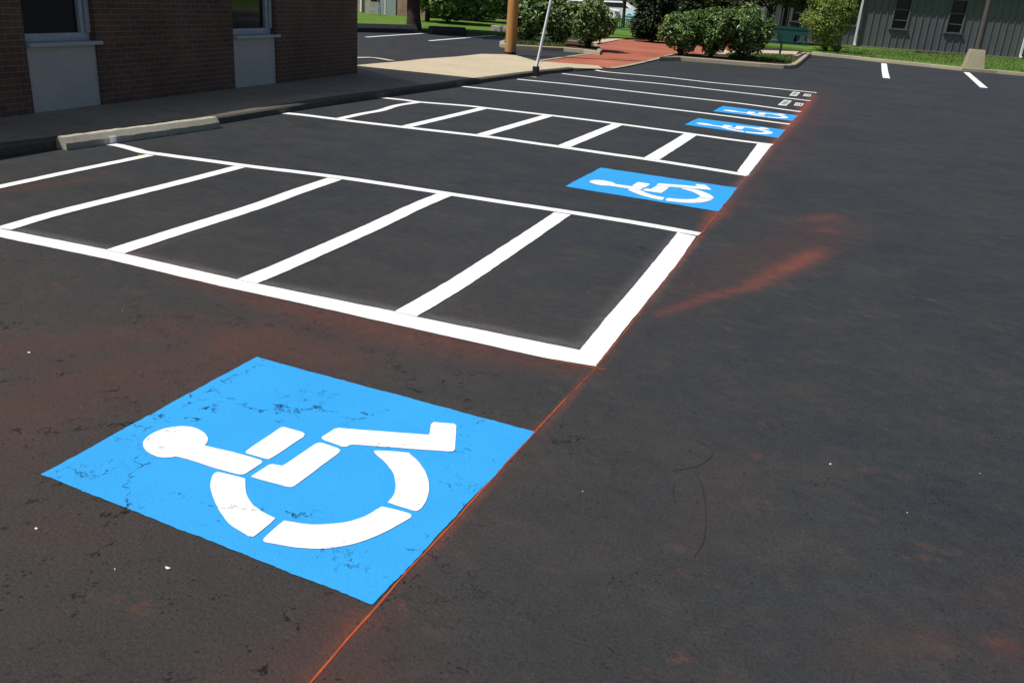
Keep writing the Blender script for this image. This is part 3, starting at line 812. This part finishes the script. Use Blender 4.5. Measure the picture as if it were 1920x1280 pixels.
for px, py in ((1600, 85), (1911, 105)):
    u, z = ru(px, py)
    m = MB(); m.box(u-.05, u+.05, -.17, -.09, .10, HR-.1)
    m.box(u-.05, u+.05, -.34, -.17, .06, .13) 
    m.build('downspout', MAT['whitemetal'], gb)
u, z = ru(1925, 108)
MB().box(u-.05, u+.05, -.17, -.09, .10, HR-.1).build('downspout', MAT['whitemetal'], gb)

# ------------------------------------------------------------------ foliage
def leaf_cloud(n, blobs, size, seed, flat=.6, curl=True):
    """folded leaves scattered through overlapping blobs (cx,cy,cz,rx,ry,rz), denser at the skin"""
    r = random.Random(seed); m = MB(); vol = [b[3]*b[4]*b[5] for b in blobs]
    for _ in range(n):
        b = r.choices(blobs, vol)[0]
        while True:
            d = Vector((r.gauss(0, 1), r.gauss(0, 1), r.gauss(0, 1))).normalized()
            rr = r.random()**.28
            if r.random() < .08: rr *= 1.10
            q = Vector((b[0]+d.x*rr*b[3], b[1]+d.y*rr*b[4], b[2]+d.z*rr*b[5]))
            if mnoise.noise(q*3.2+Vector((seed, 0, 0))) > -.06: break
            if r.random() < .12: break
        s = size*r.uniform(.6, 1.35)
        nrm = (d+Vector((r.gauss(0, .6), r.gauss(0, .6), r.gauss(0, .6)+flat))).normalized()
        a = nrm.cross(Vector((r.gauss(0, 1), r.gauss(0, 1), r.gauss(0, 1)))).normalized(); c = nrm.cross(a)
        fold = nrm*s*.18
        m.add([q-a*s, q-c*s*.42+fold, q+c*s*.42+fold, q+a*s], [(0, 1, 3), (0, 3, 2)])
    return m
def stems(n, h, spread, rad, seed, base=.06):
    r = random.Random(seed); m = MB()
    for i in range(n):
        t = 2*math.pi*(i+r.random()*.6)/n; e = Vector((math.cos(t)*spread*r.uniform(.4, 1), math.sin(t)*spread*r.uniform(.4, 1), h*r.uniform(.7, 1)))
        b = Vector((math.cos(t)*base, math.sin(t)*base, 0)); mid = b.lerp(e, .5)+Vector((r.gauss(0, .04), r.gauss(0, .04), h*.08))
        m.tube([b, mid, e], [rad, rad*.7, rad*.25], 7)
    return m
def shrub(px, py, w_, h, seed, label, leaf='leaf_shrub', n=3000, size=.055, group='green shrubs in the parking lot islands', name='shrub', z=.1, low=.22, cat='shrub'):
    r = random.Random(seed); p = at(px, py, z)
    e = empty(name, p, label=label, cat=cat, group=group)
    blobs = [(0, 0, h*.52, w_*.5, w_*.46, h*.40), (0, 0, h*.24, w_*.34, w_*.34, h*.20)]
    for k in range(9):
        t = r.uniform(0, 6.28); q = r.uniform(.25, .42)*w_; zz = r.uniform(.38, .82)*h; s = r.uniform(.16, .27)*w_
        blobs.append((math.cos(t)*q, math.sin(t)*q, zz, s, s, s*1.0))
    for k in range(12):   # shoots that break the outline
        t = r.uniform(0, 6.28); q = r.uniform(.1, .48)*w_; zz = h*r.uniform(.82, 1.02)-q*.35
        blobs.append((math.cos(t)*q, math.sin(t)*q, zz, .06, .06, .20))
    leaf_cloud(n, blobs, size, seed).build('foliage', MAT[leaf], e)
    stems(9, h*.75, w_*.32, .022, seed).build('stems', MAT['bark'], e)
    return e
shrub(988,80,1.40,1.68,11,'leafy green shrub standing right behind the white leaning pole, leftmost in its bed', n=3250, size=.078)
shrub(1047,84,1.40,1.73,12,'leafy green shrub behind the white leaning pole, middle one of its bed', n=3500, size=.078)
shrub(1102,90,1.65,1.75,13,'leafy green shrub behind the white leaning pole, rightmost in its bed by the brick walk', n=4000, size=.078)
shrub(1275,103.5,1.52,1.56,14,'rounded green shrub at the left end of the right hand bed, beside the brick walk', n=3750, size=.078)
shrub(1332,108,1.46,1.82,15,'tallest green shrub in the middle of the right hand bed', n=3750, size=.078)
shrub(1393,112,1.89,1.79,16,'broad green shrub in the right hand bed, left of the dark green bench', n=4750, size=.078)
shrub(1546,97,2.2,3.1,17,'tall light green shrub at the lawn corner in front of the slate building', 'leaf_light', 13000, .055, None, 'shrub')
shrub(1568,97,.5,.28,18,'very low green shrublet right of the tall light green shrub', 'leaf_light', 500, .04, None, 'shrub')
shrub(840,43,4.2,2.6,19,'dark rounded shrub on the back lawn, nearer the big leaning trunk', 'leaf_shrub', 6500, .12, 'dark shrubs on the back lawn')
shrub(893,40,3.6,2.6,20,'dark rounded shrub on the back lawn, farther from the big leaning trunk', 'leaf_shrub', 6500, .12, 'dark shrubs on the back lawn')

def tree(px, py, h, tr, crown, seed, label, leaf='leaf_tree', n=5000, size=.14, lean=(0, 0), group=None, z=.1, name='tree', limbs=5):
    r = random.Random(seed); p = at(px, py, z); e = empty(name, p, label=label, cat='tree', group=group)
    cz, cr, ch = crown
    m = MB(); P = [Vector((lean[0]*t*h, lean[1]*t*h, h*t)) for t in (0, .08, .3, .6, 1)]
    P[0].z = -.05
    m.tube(P, [tr*1.35, tr*1.08, tr*.95, tr*.75, tr*.4], 12)
    for i in range(limbs):
        t = 6.28*(i+r.random()*.5)/limbs; b = P[2].lerp(P[3], r.random()); q = b+Vector((math.cos(t)*cr*.6, math.sin(t)*cr*.6, h*.35))
        m.tube([b, b.lerp(q, .5)+Vector((0, 0, -.1)), q], [tr*.5, tr*.33, tr*.12], 7)
    m.build('trunk', MAT['bark'], e)
    blobs = [(P[-1].x, P[-1].y, cz, cr*.8, cr*.8, ch*.8)]
    for k in range(10):
        t = r.uniform(0, 6.28); q = cr*r.uniform(.45, .75); s = cr*r.uniform(.3, .45)
        blobs.append((P[-1].x+math.cos(t)*q, P[-1].y+math.sin(t)*q, cz+r.uniform(-.7, .6)*ch, s, s, s*.7))
    leaf_cloud(n, blobs, size, seed).build('crown', MAT[leaf], e)
    return e
tree(776,56,5.2,.25,(5.0,2.9,1.9),31,'large tree with a thick dark leaning trunk at the edge of the back lawn', n=7000, size=.16, lean=(-.05, 0))
tree(801,41,4.5,.10,(4.2,1.9,1.4),32,'slim tree just right of the thick leaning trunk', n=3500, size=.16)
tree(1167,52,3.6,.10,(2.9,1.5,.9),33,'small dark tree behind the left green bench', 'leaf_olive', 4500, .09, group='small trees behind the benches')
tree(1436,79,3.8,.11,(2.85,1.7,.95),34,'small tree with a reddish trunk behind the shrubs, left of three', 'leaf_olive', 4500, .09, group='small trees behind the benches')
tree(1464,80,3.8,.12,(2.95,1.7,.95),35,'small tree behind the dark green bench, middle of three', 'leaf_olive', 4500, .09, group='small trees behind the benches')
tree(1490,82,3.9,.09,(3.0,1.7,.95),36,'small tree in front of the slate building window, right of three', 'leaf_olive', 4500, .09, lean=(.06, 0), group='small trees behind the benches')

def conifer(px, py, h, w_, seed, label, leaf='leaf_dark', n=7000):
    r = random.Random(seed); p = at(px, py, .1); e = empty('conifer', p, label=label, cat='conifer', group='dense evergreens behind the brick walk')
    MB().tube([(0, 0, -.05), (0, 0, h*.5), (0, 0, h*.95)], [.15, .1, .03], 9).build('trunk', MAT['bark'], e)
    m = MB()
    for _ in range(n):
        t = r.random()**1.25; zz = .05+t*h; R = w_*.5*(1-t)**.7*(.72+.45*mnoise.noise(Vector((zz*2.2, r.random()*.3, seed))))+.05
        a = r.uniform(0, 6.28); q = R*(r.random()**.3); lump = 1+.25*mnoise.noise(Vector((math.cos(a)*1.6, math.sin(a)*1.6, zz*1.3+seed)))
        c = Vector((math.cos(a)*q*lump, math.sin(a)*q*lump, zz)); d = Vector((math.cos(a), math.sin(a), -.25+r.gauss(0, .3))).normalized()
        s = .14*r.uniform(.6, 1.3); b = d.cross(Vector((r.gauss(0, .5), r.gauss(0, .5), 1))).normalized()
        m.add([c-d*s, c-b*s*.35, c+d*s, c+b*s*.35], [(0, 1, 2, 3)])
    m.build('foliage', MAT[leaf], e)
conifer(1222,76,6.5,2.5,41,'very dark dense evergreen right of the left green bench', n=10000)
conifer(1278,76,6.2,2.6,42,'second dark evergreen, directly behind the leftmost shrub of the right hand bed', 'leaf_dark', 9000)
conifer(1330,74,6.4,2.9,43,'olive tinged evergreen behind the tallest shrub', 'leaf_olive', 9000)
conifer(1388,75,6.4,2.9,44,'rightmost olive evergreen, next to the small trees', 'leaf_olive', 9000)
conifer(946,36,6.0,3.2,45,'dark evergreen just behind the top of the wooden pole', 'leaf_dark', 7000)
conifer(1014,38,6.5,3.2,46,'dark evergreen seen behind the white leaning pole', 'leaf_dark', 7000)

# grass tufts along beds
def tufts(polys, n, seed, hgt=.10, label=None, z=.10):
    r = random.Random(seed); m = MB()
    for k in range(n):
        a, b, c, d = r.choice(polys); u, v = r.random(), r.random()
        p = at(*a, z).lerp(at(*b, z), u).lerp(at(*d, z).lerp(at(*c, z), u), v)
        t = r.uniform(0, 6.28); s = Vector((math.cos(t), math.sin(t), 0))*.018; l = Vector((r.gauss(0, .04), r.gauss(0, .04), hgt*r.uniform(.5, 1.4)))
        m.add([p-s, p+s, p+l], [(0, 1, 2)])
    return m
tufts([[(1405,103.5),(1485,105.5),(1488,119),(1425,115)], [(1360,104),(1405,104),(1425,115.5),(1370,110.5)]], 5000, 5).build('grass_tufts', MAT['blade'], kind='stuff', label='bright grass growing in the right hand planting bed', cat='grass')
tufts([[(945,75.5),(990,74),(1005,85),(950,81.5)], [(990,74.5),(1060,78),(1060,87),(1005,85.5)]], 3500, 6).build('grass_tufts', MAT['blade'], kind='stuff', label='bright grass growing in the left planting bed behind the wooden pole', cat='grass')
tufts([[(1520,90),(1700,95),(1925,110),(1925,136)], [(1523,90),(1925,110),(1925,136),(1544,100)]], 9000, 8, .06, z=.115).build('grass_tufts', MAT['blade'], kind='stuff', label='short mown grass along the slate building lawn', cat='grass')

# far tree line that closes the view
r = random.Random(3); m = MB(); vs = []
for k in range(26):
    x = -120+k*9+r.uniform(-2, 2); y = 120+r.uniform(-8, 8)
    m2 = leaf_cloud(420, [(x, y, 5, 5.5, 4, 5.2), (x+r.uniform(-3, 3), y, 8, 4, 3, 3)], .95, k+50)
    m.v_off = len(m.v); b0 = len(m.v); m.v += m2.v; m.f += [tuple(i+b0 for i in f) for f in m2.f]; m.sm += m2.sm
m.build('far_woods', MAT['leaf_tree'], kind='stuff', label='far belt of green trees closing the horizon', cat='woods')

# ------------------------------------------------------------------ benches
def bench(px, py, L_, rz, style, label, back_h=.85, seat_h=.42, off=0.):
    p = at(px, py, .03); e = empty('bench', p, rz, label=label, cat='bench', group='green metal benches')
    g = MAT['greenmetal']
    m = MB()
    for k in range(5): m.box(-L_/2, L_/2, -.22+k*.095, -.22+k*.095+.075, seat_h-.02, seat_h+.01)
    m.build('seat', g, e)
    m = MB(); y = .27
    m.box(-L_/2, L_/2, y, y+.04, back_h-.06, back_h); m.box(-L_/2, L_/2, y, y+.04, seat_h+.06, seat_h+.10)
    if style == 'slat':
        n = int(L_/.09)
        for k in range(n+1): m.box(-L_/2+k*L_/n-.014, -L_/2+k*L_/n+.014, y+.005, y+.03, seat_h+.10, back_h-.06)
    else:
        m.box(-L_/2, L_/2, y-.005, y+.045, back_h-.06, back_h+.05)
        m.box(-L_/2, L_/2, y+.012, y+.026, seat_h+.36, back_h-.062)
        for k in (-.5, -.02, .22, .5): m.box(k*L_-.015, k*L_+.015, y, y+.035, seat_h+.10, seat_h+.36)
        m.box(-.02*L_+.02, .22*L_-.02, y+.008, y+.03, seat_h+.102, seat_h+.358)
        for k in range(16): m.box(-L_/2+k*L_/15-.006, -L_/2+k*L_/15+.006, y+.016, y+.024, seat_h+.104, seat_h+.355)
    m.build('backrest', g, e)
    for s in ((-.33, .33) if style == 'slat' else (-.0,)):
        m = MB(); m.tube([(s*L_, .02, 0), (s*L_, .02, seat_h-.02)], .045, 12); m.box(s*L_-.03, s*L_+.03, -.2, .3, seat_h-.05, seat_h-.021); m.tube([(s*L_, .02, 0), (s*L_, .02, .02)], .11, 12)
        m.build('leg', g, e)
    for s in (-1, 0, 1) if style == 'slat' else (-1, 1):
        m = MB(); m.tube([(s*L_/2, .28, seat_h+.22), (s*L_/2, -.2, seat_h+.22), (s*L_/2, -.2, seat_h)], .016, 8); m.build('armrest', g, e)
    return e
bench(1167,70,1.55,-.05,'slat','green metal bench with vertical slats left of the dark evergreens', .86, .37)
bench(1462,103,2.1,.22,'panel','dark green metal bench with a solid top rail behind the right hand planting bed', 1.10, .46)

# ------------------------------------------------------------------ far house
hp = at(713,27,.1); hb = empty('house', hp, .12, label='small grey and brick house with a white downspout beyond the back lawn', cat='house')
MB().box(-3.2, 2.6, 0, 6, 0, 2.9).build('wall', MAT['housebrick'], hb)
MB().box(-.40, .92, -.05, -.003, 0, 2.2).build('garage_door', MAT['greydoor'], hb, label='grey panelled garage door')
MB().box(.28, .33, -.07, -.052, 0, 2.2).build('door_joint', MAT['whitemetal'], hb)
MB().box(-1.05, -.42, -.02, -.001, 0, 2.9).build('pillar', MAT['stone'], hb)
MB().box(-1.16, -1.06, -.12, -.04, .05, 2.9).build('downspout', MAT['whitemetal'], hb)
MB().box(-2.6, -1.7, -.05, -.001, 1.15, 2.2).build('window', MAT['whitemetal'], hb)
m = MB(); m.add([(-3.6, -.5, 2.9), (3.0, -.5, 2.9), (3.0, 6.5, 2.9), (-3.6, 6.5, 2.9), (-3.6, 3, 4.6), (3.0, 3, 4.6)], [(0,1,5,4),(2,3,4,5),(0,4,3),(1,2,5),(3,2,1,0)]); m.build('roof', MAT['roof'], hb)
g_ = at(703,28.5,.1); ge = empty('barbecue_grill', g_, .2, label='covered barbecue grill standing by the far house wall', cat='grill')
m = MB(); m.tube([(-.22, 0, .82), (.22, 0, .82)], .17, 12); m.build('lid', MAT['black'], ge)
m = MB()
for sx in (-.2, .2):
    for sy in (-.15, .15): m.tube([(sx*1.2, sy*1.2, 0), (sx, sy, .75)], .02, 6)
m.box(-.25, .25, -.18, .18, .25, .28); m.build('cart', MAT['stone'], ge)
f0 = at(756,30,.1); fe = MB()
for k in range(7): fe.box(-.55+k*.16, -.55+k*.16+.13, -.015, .015, 0, 1.05)
fe.box(-.56, .57, .016, .04, .25, .32); fe.box(-.56, .57, .016, .04, .78, .85)
fe.build('picket_fence', MAT['whitemetal'], loc=f0, label='short white picket fence panel beside the far house', cat='fence')

# far tan building, parked cars, low blue topped bin behind the benches
tp = at(1188,33,.1); tb_ = empty('tan_building', tp, .1, label='small tan building with a grey roof seen above the left green bench', cat='building')
MB().box(-1.6, 2.2, 0, 5, 0, 1.75).build('wall', MAT['tanwall'], tb_)
MB().box(-.55, -.25, -.03, -.001, 1.0, 1.4).build('window', MAT['glass'], tb_)
m = MB(); m.add([(-1.8, -.3, 1.75), (2.4, -.3, 1.75), (2.4, 5.3, 1.75), (-1.8, 5.3, 1.75), (-1.8, 2.5, 2.7), (2.4, 2.5, 2.7)], [(0,1,5,4),(2,3,4,5),(0,4,3),(1,2,5),(3,2,1,0)]); m.build('roof', MAT['stone'], tb_)
bp = at(1180,43,.1); be = empty('storage_bin', bp, .1, label='low white bin with a sky blue lid between the bench and the tan building', cat='bin')
MB().box(-.42, .42, -.3, .3, 0, .42).build('body', MAT['whitemetal'], be, bevel=.02); MB().box(-.46, .46, -.34, .34, .42, .56).build('lid', MAT['skyblue'], be, bevel=.03)

def car(px, py, rz, label, mat='carwhite'):
    p = at(px, py, .1); e = empty('parked_car', p, rz, label=label, cat='car', group='pale cars parked behind the shrubs')
    prof = [(-2.15,.45),(-2.2,.75),(-2.05,.95),(-1.35,1.02),(-.75,1.42),(.75,1.46),(1.45,1.05),(2.05,.98),(2.2,.7),(2.15,.4),(1.75,.32),(-1.75,.32)]
    wd = .84; vs = []
    for s in (-1, 1):
        for (x, z) in prof: vs.append((x, s*(wd if z < 1.1 else wd*.80), z))
    k = len(prof); m = MB(); m.add(vs, [(i, (i+1) % k, (i+1) % k+k, i+k) for i in range(k)]); m.poly([(0,0,0),(0.001,0,0),(0,0.001,0)]) if False else None
    for s in (0, 1):
        ids = list(range(s*k, s*k+k)); m.f.append(tuple(ids if s == 0 else ids[::-1])); m.sm.append(False)
    body = m.build('body', MAT[mat], e, bevel=.05)
    for s in (-1, 1):
        g = MB(); y = s*.80
        g.add([(-1.15, s*.835, 1.04), (-.70, s*.705, 1.36), (.68, s*.705, 1.40), (1.25, s*.835, 1.06)], [(0, 1, 2, 3)]); g.build('side_glass', MAT['glass'], e)
    for x in (-1.35, 1.35):
        for s in (-1, 1):
            wl_ = MB().tube([(x, s*.66, .32), (x, s*.87, .32)], .32, 18).build('wheel', MAT['black'], e)
            MB().tube([(x, s*.871, .32), (x, s*.885, .32)], .19, 14).build('rim', MAT['frame'], wl_)
    return e
car(1092,47,.05,'white car parked behind the left shrub bed')
car(1150,40,.10,'pale car partly hidden behind the small tree and the left bench')

# ------------------------------------------------------------------ small litter on the asphalt
def chip(px, py, s, label, mat='chip', cat='paint chip', group='white paint chips on the asphalt', name='paint_chip'):
    r = random.Random(int(px*7+py)); p = at(px, py, 0); n = 8; P = []
    for k in range(n):
        t = 6.28*k/n; q = s*r.uniform(.55, 1.1); P.append(Vector((math.cos(t)*q, math.sin(t)*q*.6, 0)))
    m = MB(); top = [(v.x, v.y, .004+.002*r.random()) for v in P]; bot = [(v.x*.9, v.y*.9, .0008) for v in P]
    m.add(top+bot+[(0, 0, .008)], [(k, (k+1) % n, 2*n) for k in range(n)]+[(k+n, (k+1) % n+n, (k+1) % n, k) for k in range(n)])
    return m.build(name, MAT[mat], loc=p, label=label, cat=cat, group=group)
chip(315,1066,.011,'largest white paint chip, below the blue square near the bottom of the photo')
chip(68,992,.007,'white paint chip left of the lower corner of the nearest blue square')
chip(55,662,.012,'white paint chip near the left edge, below the thick aisle line')
chip(216,1068,.004,'tiny white paint chip left of the largest one')
chip(1557,871,.005,'white paint chip on the dark asphalt right of the chalk line')
chip(998,144.5,.05,'white paint spot at the foot of the leaning pole, left of two')
chip(1003,145.5,.05,'white paint spot at the foot of the leaning pole, right of two')
chip(1200,463,.035,'dry dark leaf lying inside the near hatched aisle','bark','leaf',None,'dry_leaf')
chip(264,291.5,.05,'small yellow leaf lying on the leftmost cross stripe','leaf_light','leaf',None,'fallen_leaf')

def scuff(pts, wdt, label):
    ribbon(pts, wdt, .002, 'scuff_mark', 'scuff', .001, label=label, cat='scuff mark', group='dark scuff marks on the smooth asphalt')
scuff([(1303,824),(1330,838),(1335,852),(1322,866),(1300,876),(1268,881)], .0035, 'hook shaped dark scuff on the smooth asphalt right of the chalk line')
scuff([(1303,885),(1314,905),(1321,935),(1323,965),(1322,1000),(1316,1022),(1302,1042)], .0045, 'long curved dark scuff below the hook shaped scuff')
scuff([(1264,905),(1262,925),(1266,945)], .003, 'shortest dark scuff, left of the long curved scuff')
